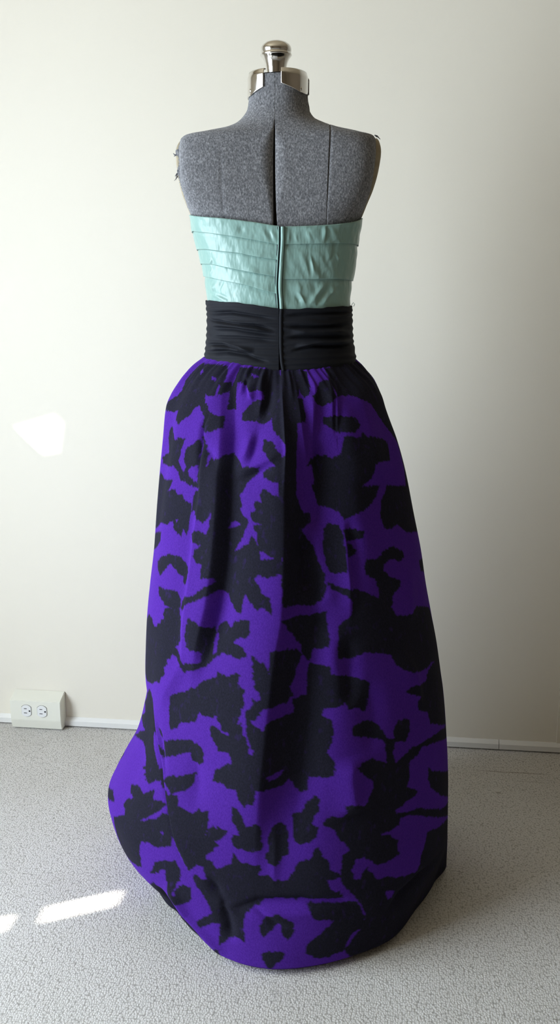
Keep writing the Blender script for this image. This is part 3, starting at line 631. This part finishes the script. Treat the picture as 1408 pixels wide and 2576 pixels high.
LINES = {  # garment lines: [(angle in degrees, height in m), ...]
    'left0': [(-90.0, 1.318), (-53.6, 1.3098), (-27.9, 1.3047), (-8.8, 1.2974), (-0.4, 1.2908)],
    'left1': [(-73.7, 1.2875), (-49.4, 1.2822), (-33.7, 1.2778), (-12.1, 1.2683), (-0.8, 1.2602)],
    'left2': [(-77.0, 1.2563), (-57.5, 1.2545), (-39.1, 1.2499), (-25.7, 1.2466), (-14.7, 1.2409), (-1.0, 1.2347)],
    'left3': [(-76.8, 1.2311), (-57.7, 1.2291), (-43.2, 1.2242), (-22.4, 1.2154), (-10.9, 1.2104), (-1.2, 1.2056)],
    'left4': [(-84.6, 1.2097), (-62.0, 1.2057), (-45.4, 1.2002), (-23.2, 1.1921), (-11.3, 1.1838), (-1.3, 1.1769)],
    'left5': [(-90.0, 1.1586), (-71.8, 1.1571), (-49.4, 1.1541), (-31.8, 1.1499), (-11.8, 1.145), (-1.3, 1.1416)],
    'right0': [(0.6, 1.2901), (18.9, 1.2924), (44.2, 1.2978), (63.3, 1.3036), (90.0, 1.3131)],
    'right1': [(1.1, 1.2609), (23.1, 1.2626), (50.9, 1.2649), (90.0, 1.2636)],
    'right2': [(1.5, 1.23), (9.7, 1.2301), (15.5, 1.2281), (26.3, 1.2297), (71.6, 1.2293)],
    'right3': [(1.7, 1.2015), (21.1, 1.2017), (46.0, 1.203), (72.3, 1.2012)],
    'right4': [(1.8, 1.1437), (22.3, 1.145), (79.7, 1.1499)],
    'waisttop': [(-74.4, 1.165), (-48.8, 1.1633), (-31.5, 1.1604), (-11.7, 1.1555), (-1.3, 1.1506), (1.8, 1.1499), (22.3, 1.1513), (75.5, 1.1557)],
    'waistbot': [(-83.6, 1.0606), (-47.0, 1.0577), (-30.2, 1.0523), (-11.1, 1.0459), (0.2, 1.0425), (14.5, 1.0437), (38.2, 1.0483), (81.6, 1.0564)],
    'form_gap_l': [(-0.0097, 1.473), (-0.011, 1.4515), (-0.0124, 1.4041), (-0.0124, 1.3508), (-0.0118, 1.2912)],
    'form_gap_r': [(-0.009, 1.473), (-0.0083, 1.4515), (-0.0083, 1.4041), (-0.0076, 1.3508), (-0.0049, 1.2912)],
    'form_dart_l': [(0.0869, 1.4628), (0.0846, 1.4176), (0.0826, 1.3708), (0.0811, 1.3181)],
    'form_dart_r': [(0.0891, 1.4631), (0.0867, 1.4177), (0.0844, 1.3708), (0.0822, 1.3182)],
    'form_crease': [(-0.1047, 1.445), (-0.1025, 1.4043), (-0.1014, 1.3511), (-0.0964, 1.2988)],
    'zip': [(0.0014, 1.2894), (0.0014, 1.2709), (-0.0007, 1.2307), (-0.0028, 1.1899), (-0.0007, 1.152), (-0.0014, 1.1346), (-0.0014, 1.0928), (0.0, 1.0614), (0.0029, 1.0425)],
}
# ---- the room ----------------------------------------------------------------------------
X0, X1, Y0, ZC = -1.65, 3.0, -4.2, 2.5
structure(boxes('floor', [(X0 - .1, X1 + .1, Y0 - .1, .1, -.08, 0.0)], M['carpet']))
structure(boxes('wall_back', [(X0 - .1, X1 + .1, 0.0, .1, 0.0, ZC)], M['wall']))
structure(boxes('ceiling', [(X0 - .1, X1 + .1, Y0 - .1, .1, ZC, ZC + .08)], M['ceiling']))
structure(boxes('wall_right', [(X1, X1 + .1, Y0, 0.0, 0.0, ZC)], M['dark_wall']))
structure(boxes('wall_front', [(X0, X1, Y0 - .1, Y0, 0.0, ZC)], M['dim_wall']))


def wall_with_holes(name, ys, zs, holes, x0, x1, m):
    """a wall of boxes left over around rectangular openings (y0, y1, z0, z1)"""
    ys = sorted(set([a for h in holes for a in h[:2]] + ys))
    zs = sorted(set([a for h in holes for a in h[2:]] + zs))
    L = []
    for a, b in zip(ys, ys[1:]):
        run = None
        for c_, d in zip(zs, zs[1:]):
            hole = any(h[0] <= (a + b) / 2 <= h[1] and h[2] <= (c_ + d) / 2 <= h[3] for h in holes)
            if not hole:
                if run and abs(run[1] - c_) < 1e-9:
                    run[1] = d
                else:
                    run = [c_, d]
                    L.append((a, b, run))
            else:
                run = None
    return boxes(name, [(x0, x1, a, b, r[0], r[1]) for a, b, r in L], m)


SPOT = [(-0.4827, 1.6346), (-0.5662, 1.8135), (-0.5578, 1.7098), (-0.5192, 1.6321)]
WY0, WY1, WZ0, WZ1 = -2.50, -.98, .34, 2.06
structure(wall_with_holes('wall_left', [Y0, 0.0], [0.0, ZC],
                          [(WY0, WY1, WZ0, WZ1), (-.62, -.43, 1.60, 1.85)], X0 - .03, X0, M['wall']))
# made-up opening in the unseen wall, shaped to cast one more sun spot
OUT_ = [(-.62, 1.60), (-.43, 1.60), (-.43, 1.85), (-.62, 1.85)]
IN_ = [SPOT[i] for i in (3, 0, 1, 2)]
V = [(x, *p) for x in (X0 - .03, X0) for q in (OUT_, IN_) for p in q]
F = []
for i in range(4):
    j = (i + 1) % 4
    F += [(i, j, 4 + j, 4 + i), (8 + j, 8 + i, 12 + i, 12 + j), (4 + i, 4 + j, 12 + j, 12 + i)]
structure(poly('sun_spot_gap', V, F, M['wall']))
# window in the left wall: frame, plus unseen post and shades added to leave two slits of sun
win = structure(boxes('window_1', [(X0 - .06, X0 + .005, WY0 - .05, WY0, WZ0 - .05, WZ1 + .05), (X0 - .06, X0 + .005, WY1, WY1 + .05, WZ0 - .05, WZ1 + .05),
                                   (X0 - .06, X0 + .005, WY0, WY1, WZ0 - .05, WZ0), (X0 - .06, X0 + .005, WY0, WY1, WZ1, WZ1 + .05)], M['trim']))
SL0, SL1 = -1.553, -1.501
boxes('sun_slit_post', [(X0 - .03, X0 - .012, SL0, SL1, WZ0, .883), (X0 - .03, X0 - .012, SL0, SL1, 1.088, 1.126),
                      (X0 - .03, X0 - .012, SL0, SL1, 1.256, WZ1)], M['trim'], win)
boxes('sun_block_shade', [(X0 - .03, X0 - .02, WY0, SL0, WZ0, WZ1)], M['shade'], win)
boxes('sun_block_shade', [(X0 - .03, X0 - .02, SL1, WY1, WZ0, WZ1)], M['shade'], win)


def moulding(name, x0, x1):
    prof = [(0, .004), (-.011, .004), (-.011, .018), (-.009, .020), (-.002, .027), (0, .027)]
    V = [(x, y, z) for x in (x0, x1) for y, z in prof]
    n = len(prof)
    F = [(i, i + 1, i + 1 + n, i + n) for i in range(n - 1)] + [(n - 1, 0, n, 2 * n - 1)]
    F += [tuple(range(n - 1, -1, -1)), tuple(range(n, 2 * n))]
    return structure(poly(name, V, F, M['trim']))


moulding('baseboard_back', X0, .5125)
moulding('baseboard_back', .5137, X1)
structure(boxes('trim_1', [(.6613, .72, -.004, 0.0, .027, ZC)], M['wall'], bevel=.0012))

# ---- the dress form ----------------------------------------------------------------------
form = thing('dress_form', 'grey heathered jersey dress form with chrome neck knob, seen from behind on the carpet',
             'dress form', FORM_AT, YAW)


def xline(name, z):
    P = np.array(LINES[name])
    o = np.argsort(P[:, 1])
    return pchip(P[o, 1], P[o, 0], z)


def tline(name, th):
    """height of a garment line at an angle"""
    P = np.array(LINES[name])
    P = P[np.argsort(P[:, 0])]
    return pchip(P[:, 0] * RAD, P[:, 1], th)


def panel(name, a, b, z, off=None, nu=110):
    """jersey panel between two angles (one value per height), with edges turned in"""
    u = np.linspace(0, 1, nu)
    th = a[:, None] * (1 - u) + b[:, None] * u
    zz = np.repeat(z[:, None], nu, 1)
    o = np.zeros_like(th)
    if off is not None:
        o = off(th, zz)
    G = loft(BODY, th, zz, o)
    turn = []
    for k in (0, -1):
        e = loft(BODY, th[:, k], z, o[:, k] - .009)
        turn.append(e[:, None])
    lip = loft(BODY, th[0], zz[0] - .001, -.008)[None]
    G = np.concatenate([turn[0], G, turn[1]], 1)
    lip = np.concatenate([lip[:, :1], lip, lip[:, -1:]], 1)
    G = np.concatenate([lip, G], 0)
    return quads(name, G, grid_q(*G.shape[:2]), M['jersey'], form)


zb = np.concatenate([np.linspace(1.552, 1.485, 50), np.linspace(1.4845, 1.44, 90), np.linspace(1.4395, 1.25, 120), np.linspace(1.248, .88, 40)])
gl = loft_theta(BODY, np.where(zb > 1.473, -.0085, xline('form_gap_l', zb)), zb)
gr = loft_theta(BODY, np.where(zb > 1.473, -.0083, xline('form_gap_r', zb)), zb)
dl = loft_theta(BODY, xline('form_dart_l', zb) - .0003 * smooth(1.32, 1.36, zb), zb)
dr = loft_theta(BODY, xline('form_dart_r', zb) + .0007 * smooth(1.32, 1.36, zb), zb)


def crease_off(th, zz):
    x = loft(BODY, th, zz)[..., 0]
    d = x - xline('form_crease', zz)
    k = smooth(1.29, 1.31, zz) * (1 - smooth(1.39, 1.44, zz))
    return np.where(np.cos(th) > 0, -.0016 * np.exp(-(d / .0016) ** 2) * k, 0)


panel('left_panel', np.full_like(zb, -math.pi + .02), gl, zb, crease_off, 190)
panel('centre_panel', gr, dl, zb)
panel('right_panel', dr, np.full_like(zb, math.pi - .02), zb,
      lambda th, zz: .003 * smooth(1.49, 1.51, zz) * smooth(1.5, 1.7, th))
a = np.linspace(-math.pi, math.pi, 72, endpoint=False)
zc = np.linspace(1.545, .9, 80)
G = loft(BODY, a[None], zc[:, None], -.008)
quads('core', G, grid_q(80, 72, True), M['core'], form)


def arm_plate(side, zt, zb_, pts, hy):
    """board disc closing the armhole"""
    zc_, hz = (zt + zb_) / 2, (zt - zb_) / 2
    pts = np.array(pts)
    rr = np.array([0, .4, .7, .88, .96, 1.0, 1.0, .96, .5, 0.0])
    dd = np.array([0, 0, 0, 0, .001, .003, .016, .018, .018, .018])
    aa = np.linspace(0, 2 * math.pi, 56, endpoint=False)
    z = zc_ + hz * rr[:, None] * np.cos(aa)
    y = hy * rr[:, None] * np.sin(aa) + .004
    x = pchip(pts[:, 0], pts[:, 1], z) - dd[:, None]
    G = np.stack([side * x, y, z], -1)
    return quads('arm_plate', G, grid_q(len(rr), 56, True), M['board'], form)


PLATE_HY = .040
LP = [(1.31, .161), (1.335, .1700), (1.36, .1785), (1.40, .1850), (1.43, .1870), (1.452, .1800)]
RP = [(1.305, .147), (1.335, .1575), (1.36, .1675), (1.395, .1768), (1.43, .1815), (1.455, .1780)]
arm_plate(-1, 1.451, 1.312, LP, PLATE_HY)['label'] = 'cream board edge of the left armhole'
arm_plate(1, 1.453, 1.308, RP, PLATE_HY)['label'] = 'cream board edge of the right armhole'


def fray(side, pts, zs, wide, seed):
    """ragged jersey strip lapping on to the armhole board"""
    r = np.random.default_rng(seed)
    pts = np.array(pts)
    n = 120
    z = np.linspace(zs[0], zs[1], n)
    hz, zc_ = .0695, 1.3815
    yy = -.0385 * np.sqrt(np.clip(1 - ((z - zc_) / hz) ** 2, .02, 1))
    e = np.interp(z, *np.array(wide).T) + r.normal(0, .0009, n)
    x = pchip(pts[:, 0], pts[:, 1], z)
    P0 = np.stack([side * (x - .008), yy - .004, z], -1)
    P1 = np.stack([side * (x - .0068), yy - .003, z], -1)
    P2 = np.stack([side * (x - .0068 + np.minimum(e * .8, .006)), yy - .001, z + r.normal(0, .0006, n)], -1)
    P3 = np.stack([side * (x - .0068 + np.minimum(e * 1.1, .0074)), yy + np.maximum(e - .003, 0) * 2.0, z], -1)
    G = np.stack([P0, P1, P2, P3], 1)
    return sheet('frayed_edge', G, .0008, M['jersey'], form)


fray(-1, LP, (1.436, 1.322), [(1.322, .003), (1.335, .0045), (1.345, .001), (1.362, .004), (1.385, .006), (1.392, .007), (1.405, .001), (1.417, .001), (1.421, .010), (1.425, .010), (1.43, .002), (1.436, .001)], 3)
for q in range(7):
    z = 1.390 + random.uniform(-.008, .004)
    x = -.1825
    P = [(x, -.03, z), (x - random.uniform(.002, .004), -.032, z - random.uniform(.002, .005)),
         (x - random.uniform(.003, .0075), -.034 + random.uniform(-.004, .004), z - random.uniform(.006, .011))]
    tube('loose_thread', P, [.0007, .0006, .0003], M['jersey'], form, 5)
for P in ([(-.1865, -.03, 1.420), (-.189, -.03, 1.4205), (-.1905, -.03, 1.4225)], [(-.186, -.03, 1.419), (-.1895, -.03, 1.4175)],
          [(.171, -.02, 1.4525), (.1755, -.02, 1.4515), (.1795, -.02, 1.4475)], [(.169, -.02, 1.4545), (.1735, -.02, 1.4535), (.177, -.02, 1.4505)]):
    tube('loose_thread', P, [.0011] * (len(P) - 1) + [.0005], M['jersey'], form, 5)

# neck: cap, four chrome corner plates, knob
aa = np.linspace(0, 2 * math.pi, 64, endpoint=False)
G = np.stack([loft(BODY, aa, 1.5535, k) for k in (-.001, -.003, -.02, -.0505)])
G[1:, :, 2] += .0006
quads('neck_cap', G, grid_q(4, 64, True), M['iron'], form)


def neck_plate(t0, t1, prof, off=.0022):
    th = np.linspace(t0, t1, 46) * RAD
    p = np.array(prof)
    lo = np.interp(th / RAD, p[:, 0], p[:, 1])
    v = np.linspace(0, 1, 18)[:, None]
    z = 1.5605 * (1 - v) + lo * v
    lean = .0006 + off * smooth(0, .25, v) + 0 * th
    G = loft(BODY, np.repeat(th[None], 18, 0), z, lean)
    top = loft(BODY, th, 1.5608 + 0 * th, -.006)[None]
    G = np.concatenate([top, G], 0)
    return sheet('neck_plate', G, .0012, M['chrome'], form)


neck_plate(-112, -30, [(-112, 1.5196), (-62, 1.5196), (-34, 1.5285), (-30, 1.5300)])
neck_plate(2, 84, [(2, 1.5350), (5, 1.5335), (44, 1.5225), (66, 1.5228), (76, 1.5245), (84, 1.530)])
neck_plate(98, 165, [(98, 1.528), (165, 1.524)], .005)
neck_plate(-172, -125, [(-172, 1.524), (-125, 1.522)])
for th, z in ((-66, 1.5285), (49, 1.5290)):
    p = loft(BODY, th * RAD, z, .0026)
    q = loft(BODY, th * RAD, z, .0042)
    n = (q - p) / np.linalg.norm(q - p)
    tube('rivet', [p, p + n * .0006, p + n * .0010, p + n * .0011], [.0030, .0030, .0022, .0001], M['chrome'], form, 16)
kx = -.0068
px = .00069
K = [(0, 103), (10, 103.3), (20, 105), (28, 108), (34, 112.5), (38, 118), (39.2, 122), (39.4, 128), (38.6, 131.5), (37.4, 133), (38.6, 134.5),
     (40.2, 137), (40.2, 139.5), (38.5, 142), (35.5, 145.5), (33, 149.5), (30.8, 154), (29, 159), (27.6, 165), (26.2, 173), (25, 182), (24, 196)]
knob = lathe('neck_knob', [(max(r * px, 1e-5), 1.6155 - (y - 103) * .00066) for r, y in K], kx, 0.0, M['chrome'], form)
lathe('stand_pole', [(.014, .95), (.014, .03), (.02, .03), (.02, .02)], 0, 0, M['iron'], form, 24)
lathe('stand_base', [(.001, .034), (.03, .034), (.05, .026), (.14, .018), (.155, .012), (.158, .004), (.158, .001), (.001, .001)], 0, 0, M['iron'], form, 48)

# ---- the gown ----------------------------------------------------------------------------
gown = thing('evening_gown', 'strapless gown with mint satin bodice, black sash and purple leaf-print skirt on the dress form',
             'dress', FORM_AT, YAW)


GAIN = {'S': 1.6, 'W': 2.8, 'B': 1.1}


def fold_field(kind, x, z, back):
    """sum of the cloth folds of one kind at (x, z); each has a soft and a steep side"""
    tot = np.zeros(x.shape)
    fx, fz = x.ravel(), z.ravel()
    for k, A, wl, wr, P in FOLDS:
        if k != kind:
            continue
        P = np.array(P)
        pad = 3.0 * max(wl, wr)
        m = np.nonzero((fx > P[:, 0].min() - pad) & (fx < P[:, 0].max() + pad) & (fz > P[:, 1].min() - pad) & (fz < P[:, 1].max() + pad))[0]
        if len(m) == 0:
            continue
        X, Z = fx[m], fz[m]
        best = np.full(len(m), 1e9)
        sgn = np.zeros(len(m))
        arc = np.zeros(len(m))
        seg = np.linalg.norm(np.diff(P, axis=0), axis=1)
        L = np.concatenate([[0], np.cumsum(seg)])
        for i in range(len(P) - 1):
            a_, b_ = P[i], P[i + 1]
            d = b_ - a_
            t = np.clip(((X - a_[0]) * d[0] + (Z - a_[1]) * d[1]) / (d @ d), 0, 1)
            qx, qz = X - a_[0] - t * d[0], Z - a_[1] - t * d[1]
            r = np.hypot(qx, qz)
            b2 = r < best
            best = np.where(b2, r, best)
            cr = d[0] * qz - d[1] * qx
            sgn = np.where(b2, np.sign(cr), sgn)
            arc = np.where(b2, (L[i] + t * seg[i]) / L[-1], arc)
        # travelling down the cloth, the left of the picture lies at cr < 0
        w = np.where(sgn < 0, wl, wr)
        taper = (smooth(-.02, .22, arc) * (1 - smooth(.75, 1.02, arc)) if kind == 'W' or abs(A) > .0062 else smooth(-.1, .4, arc) * (1 - smooth(.6, 1.1, arc)) if kind == 'S' else smooth(-.15, .5, arc) * (1 - smooth(.5, 1.15, arc)))
        v = GAIN[kind] * A * np.exp(-(best / w) ** (1.6 if kind == 'S' else 2.0)) * taper
        flat = tot.reshape(-1)
        flat[m] += v
    return tot * back


def vnoise(u, v, seed):
    """smooth value noise on a lattice"""
    r = np.random.default_rng(seed)
    T = r.random((256, 256))
    iu, iv = np.floor(u).astype(int), np.floor(v).astype(int)
    fu, fv = u - iu, v - iv
    fu, fv = fu * fu * (3 - 2 * fu), fv * fv * (3 - 2 * fv)
    g = lambda a_, b_: T[a_ % 256, b_ % 256]
    return (g(iu, iv) * (1 - fu) * (1 - fv) + g(iu + 1, iv) * fu * (1 - fv) + g(iu, iv + 1) * (1 - fu) * fv + g(iu + 1, iv + 1) * fu * fv) * 2 - 1


def leaf_print(th, z):
    """1 on woven leaves and on shade drawn in with them, 0 on the purple ground; fabric coordinates are angle and height"""
    d = th / RAD
    d = np.where(d > 96, 192 - d, np.where(d < -100, -200 - d, d))          # the motif repeats mirrored round the front
    zm = z * 1000
    d = d + .32 * vnoise(d * 1.3, zm / 7.0, 1) + .22 * vnoise(d * 2.9, zm / 3.2, 2)
    zm = zm + 1.8 * vnoise(d * 1.2, zm / 7.0, 3) + 1.3 * vnoise(d * 2.9, zm / 3.2, 4)
    val = np.zeros(d.shape)
    fd, fz, fv = d.ravel(), zm.ravel(), val.reshape(-1)
    for k, q in PRINT:
        P = np.array(q, float).reshape(-1, 2)
        P[:, 0] /= 10.0
        m = np.nonzero((fd > P[:, 0].min()) & (fd < P[:, 0].max()) & (fz > P[:, 1].min()) & (fz < P[:, 1].max()))[0]
        if len(m) == 0:
            continue
        X, Z = fd[m], fz[m]
        ins = np.zeros(len(m), bool)
        for (x0, z0), (x1, z1) in zip(P, np.roll(P, -1, 0)):
            if z0 == z1:
                continue
            c_ = ((Z < z0) != (Z < z1)) & (X < (x1 - x0) * (Z - z0) / (z1 - z0) + x0)
            ins ^= c_
        fv[m[ins]] = k
    return val


# skirt
NB, NF, NR = 640, 110, 860
ca = np.concatenate([np.linspace(-108, 108, NB, endpoint=False), np.linspace(108, 252, NF, endpoint=False)]) * RAD
z0 = np.concatenate([np.linspace(1.061, .95, 130, endpoint=False), np.linspace(.95, .016, NR - 142), 0.016 * np.cos(np.linspace(0, 1.5, 13)[1:])])
tuck = np.concatenate([np.zeros(NR - 12), .018 * (1 - np.cos(np.linspace(0, 1.5, 13)[1:]))])
TH, Z0 = np.meshgrid(ca, z0)
thw = (TH + math.pi) % (2 * math.pi) - math.pi
zs = tline('waistbot', np.clip(thw, -83.6 * RAD, 81.6 * RAD))
fade = smooth(.90, 1.061, Z0)
ZZ = Z0 + (zs - 1.061 + .001) * fade
R = skirt_r(thw, Z0)
# the gathers under the sash
deg = thw / RAD
g1 = np.sin(deg * .45 + 2.2 * vnoise(deg / 9.0, Z0 * 2, 11)) + .7 * np.sin(deg * 1.1 + 2.5 * vnoise(deg / 6.0, Z0 * 3, 12))
amp = .0020 * smooth(.99, 1.05, Z0) * (1 - .5 * smooth(1.05, 1.061, Z0))
R = R + g1 * amp
g2 = np.sin(deg * .21 + 1.7 * vnoise(deg / 22.0, Z0 * 1.2, 13))
R = R + .0035 * g2 * smooth(.55, .98, Z0) * (1 - smooth(1.02, 1.06, Z0))
R = R + .0028 * vnoise(deg / 13.0, Z0 * 3.0 + 40, 14) * smooth(.02, .15, Z0) * (1 - smooth(1.0, 1.05, Z0))
X = R * np.sin(TH)
back = smooth(-.30, -.05, np.cos(TH))
R = R + fold_field('S', X, ZZ, back) * (1 - .6 * smooth(1.03, 1.058, ZZ))
R = R - tuck[:, None]
ZZ = np.maximum(ZZ, .0012)
G = np.stack([R * np.sin(TH), -R * np.cos(TH), ZZ], -1)
under = G[-1:].copy()
under[..., :2] *= .82
under[..., 2] = .004
Gs = np.concatenate([G, under], 0)
skirt = quads('skirt', Gs, grid_q(*Gs.shape[:2], True), M['brocade'], gown)
skirt['label'] = 'purple brocade skirt woven with black leaves'
pr = leaf_print(thw, ZZ)
pr = (pr + np.roll(pr, 1, 0) + np.roll(pr, 1, 1) + np.roll(np.roll(pr, 1, 0), 1, 1)) / 4
pr = np.concatenate([pr, pr[-1:]], 0)
att = skirt.data.attributes.new('print', 'FLOAT', 'POINT')
att.data.foreach_set('value', np.ascontiguousarray(pr.ravel(), dtype=np.float32))


def side_angles(side, n):
    """angles of one half of the bodice or sash, from the back opening to the front"""
    if side < 0:
        return np.concatenate([np.linspace(-180, -95, n // 4, endpoint=False), np.linspace(-95, -1.2, n - n // 4)]) * RAD
    return np.concatenate([np.linspace(3.4, 95, n - n // 4, endpoint=False), np.linspace(95, 180, n // 4)]) * RAD


def to_zip(th, z):
    """angles whose first or last column is brought up to the back opening at every height"""
    x = xline('zip', np.clip(z, 1.0425, 1.2894))
    if th[0] > 0:
        d = loft_theta(GOWN_TOP, x + .0074, z) - th[0]
        k = np.clip(1 - (th - th[0]) / (50 * RAD), 0, 1)
    else:
        d = loft_theta(GOWN_TOP, x - .0030, z) - th[-1]
        k = np.clip(1 - (th[-1] - th) / (50 * RAD), 0, 1)
    return th + d * k ** 2


def drape(top, bot, th, nv, bulge, tuck_top, kind, lift=None, base=0.0, crumple=0.0):
    """one pleat: hangs from under the pleat above, swells, and turns in at its lower edge"""
    zt, zb2 = tline(top, th) + tuck_top, tline(bot, th)
    v = np.linspace(0, 1, nv)[:, None]
    z = zt * (1 - v) + zb2 * v
    T2 = to_zip(th, z)
    o = base + bulge * (v ** 1.3) * np.clip(np.minimum(np.abs(th - th[0]), np.abs(th - th[-1])) / RAD / 9.0, .12, 1)
    if tuck_top:
        o = o - .0022 * (1 - smooth(0, .3, v))
    P = loft(GOWN_TOP, T2, z, o)
    X, Z = P[..., 0], P[..., 2]
    back_ = (np.cos(th) > -.2)[None] * np.ones((nv, 1))
    o = o + fold_field(kind, X, Z, back_)
    o = o + crumple * (vnoise((X + .75 * Z) / .017, Z / .040 + 9, 31) + .6 * vnoise((X + .4 * Z) / .008, Z / .022 + 5, 32)) * smooth(0, .25, v)
    if lift is not None:
        o = o + lift(X) * smooth(.55, 1, v)
    P = loft(GOWN_TOP, T2, z, o)
    e1 = loft(GOWN_TOP, T2[-1], zb2 + .0010, o[-1] - .0012)[None]
    e2 = loft(GOWN_TOP, T2[-1], zb2 + .0030, 0 * th + base - .001)[None]
    return np.concatenate([P, e1, e2], 0)


thl, thr = side_angles(-1, 260), side_angles(1, 260)
bump_at = lambda *cs: (lambda x: sum(a_ * np.exp(-((x - c_) / w) ** 2) for c_, w, a_ in cs))
LIFT = {2: bump_at((-.035, .02, .0012)), 3: bump_at((-.050, .012, .0022), (-.08, .02, .001)), 4: bump_at((-.030, .016, .0022), (-.07, .02, .0016))}
for i in range(5):
    G = drape('left%d' % i, 'left%d' % (i + 1), thl, 26, .0016, .004 if i else 0.0, 'B', LIFT.get(i + 1), 0.0, .00045)
    quads('bodice_pleat', G, grid_q(*G.shape[:2]), M['mint'], gown)
for a_, b_ in (('right0', 'right1'), ('right1', 'right3'), ('right3', 'right4')):
    G = drape(a_, b_, thr, 34, .0013, .004 if a_ != 'right0' else 0.0, 'B', None, 0.0, .0011)
    quads('bodice_pleat', G, grid_q(*G.shape[:2]), M['mint'], gown)
# facing folded over the top edge
for th, ln in ((thl, 'left0'), (thr, 'right0')):
    z = tline(ln, th)
    G = np.stack([loft(GOWN_TOP, to_zip(th, z), z - d, o) for d, o in ((.001, .0006), (-.0006, 0.0), (-.0004, -.0022), (.006, -.003))])
    quads('neckline_edge', G, grid_q(4, len(th)), M['mint'], gown)

# sash
for th in (np.concatenate([np.linspace(-180, -95, 60, endpoint=False), np.linspace(-95, -.6, 220)]) * RAD,
           np.concatenate([np.linspace(1.6, 95, 220, endpoint=False), np.linspace(95, 180, 60)]) * RAD):
    nv = 130
    zt = tline('waisttop', np.clip(th, -74.4 * RAD, 75.5 * RAD)) + .0012 * vnoise(th * 9, th * 0, 21)
    zb3 = tline('waistbot', np.clip(th, -83.6 * RAD, 81.6 * RAD)) - .003
    v = np.linspace(0, 1, nv)[:, None]
    z = zt * (1 - v) + zb3 * v
    o = .0050 + .0008 * np.sin(z * 520 + 2 * vnoise(th[None] * 3, z * 60, 22)) * smooth(.0, .1, v) * (1 - smooth(.9, 1, v))
    P = loft(GOWN_TOP, np.repeat(th[None], nv, 0), z, o)
    o = o + fold_field('W', P[..., 0], P[..., 2], (np.cos(th) > -.2)[None] * np.ones((nv, 1)))
    o = o - .0015 * smooth(.93, 1.0, v)
    G = loft(GOWN_TOP, np.repeat(th[None], nv, 0), z, o)
    top = np.stack([loft(GOWN_TOP, th, zt - .002, -.001 + 0 * th), loft(GOWN_TOP, th, zt + .0006, .0028 + 0 * th)])
    G = np.concatenate([top, G], 0)
    quads('sash', G, grid_q(*G.shape[:2]), M['black'], gown)


def placket(name, z, dx, w, h, m, base=.001):
    """raised strip covering the back zip"""
    x = xline('zip', z)
    s = np.array([-1.0, -.96, -.75, -.4, 0, .4, .75, .96, 1.0])
    hh = np.array([-.2, .35, .8, .98, 1.0, .9, .62, .2, -.2])
    xs = x[:, None] + dx + w / 2 * s
    th = loft_theta(GOWN_TOP, xs, z[:, None] + 0 * xs)
    G = loft(GOWN_TOP, th, z[:, None] + 0 * xs, base + h * hh[None])
    return quads(name, G, grid_q(*G.shape[:2]), m, gown)


zz1 = np.linspace(1.2905, 1.1505, 90)
zz2 = np.linspace(1.1502, 1.0425, 70)
placket('zip_tape', np.linspace(1.291, 1.044, 120), .0005, .014, .0006, M['black'], .0)
placket('zip_placket', zz1, .0032, .0068, .0042, M['mint'])
placket('zip_placket', zz2, .0030, .0062, .0035, M['black'], .0042)
placket('stitched_edge', zz1, -.0038, .0022, .0016, M['mint'])
pt = loft(GOWN_TOP, 78 * RAD, 1.158, .005)
tube('loose_thread', [pt, pt + (.003, -.002, .004), pt + (.006, 0, .001), pt + (.004, .001, -.003)], .0005, M['mint'], gown, 5)

# ---- the outlet box on the skirting ------------------------------------------------------
BX0, BX1, BD = (-.827, -.682, .042)
box = thing('outlet_box', 'ivory raised wall box with two white sockets at the foot of the left wall', 'outlet', ((BX0 + BX1) / 2, 0, 0))
hw = (BX1 - BX0) / 2
prof = [(0.0, .003), (-.035, .003), (-BD, .030), (-BD, .0865), (0.0, .1025)]
n = len(prof)
bm = bmesh.new()
vs = [bm.verts.new((x, y - .0005, z)) for x in (-hw, hw) for y, z in prof]
for i in range(n):
    bm.faces.new((vs[i], vs[(i + 1) % n], vs[(i + 1) % n + n], vs[i + n]))
bm.faces.new(vs[:n][::-1])
bm.faces.new(vs[n:])
bmesh.ops.recalc_face_normals(bm, faces=bm.faces[:])
bmesh.ops.bevel(bm, geom=[e for e in bm.edges], offset=.0012, segments=2, affect='EDGES')
me = bpy.data.meshes.new('housing')
bm.to_mesh(me)
bm.free()
link('housing', me, M['ivory'], box)


def disc(name, cx, cz, y, pts, depth, m, parent):
    """flat prism facing the room"""
    V = [(cx + a_, y, cz + b_) for a_, b_ in pts] + [(cx + a_ * .96, y - depth, cz + b_ * .96) for a_, b_ in pts]
    k = len(pts)
    F = [tuple(range(k, 2 * k))[::-1]] + [(i, (i + 1) % k, (i + 1) % k + k, i + k) for i in range(k)]
    o = poly(name, V, F, m, parent)
    return o


for cx in (-.0254, .0195):
    pts = []
    for i in range(48):
        t = 2 * math.pi * i / 48
        pts.append((max(-.0138, min(.0138, .0172 * math.cos(t))), .0172 * math.sin(t)))
    disc('socket_gap', cx, .0575, -BD - .0004, [(a_ * 1.06, b_ * 1.05) for a_, b_ in pts], .0004, M['slot'], box)
    face = disc('socket', cx, .0575, -BD - .0006, pts, .0022, M['white_plastic'], box)
    for dz, ln in ((.0066, .0040), (-.0062, .0046)):
        disc('slot', cx - .0025, .0575 + dz, -BD - .0028, [(-ln, -.0010), (ln, -.0010), (ln, .0010), (-ln, .0010)], .0002, M['slot'], face)
    gh = [(.0026 * math.cos(2 * math.pi * i / 16), .0026 * math.sin(2 * math.pi * i / 16)) for i in range(16)]
    disc('ground_hole', cx + .0094, .0575, -BD - .0028, gh, .0002, M['slot'], face)
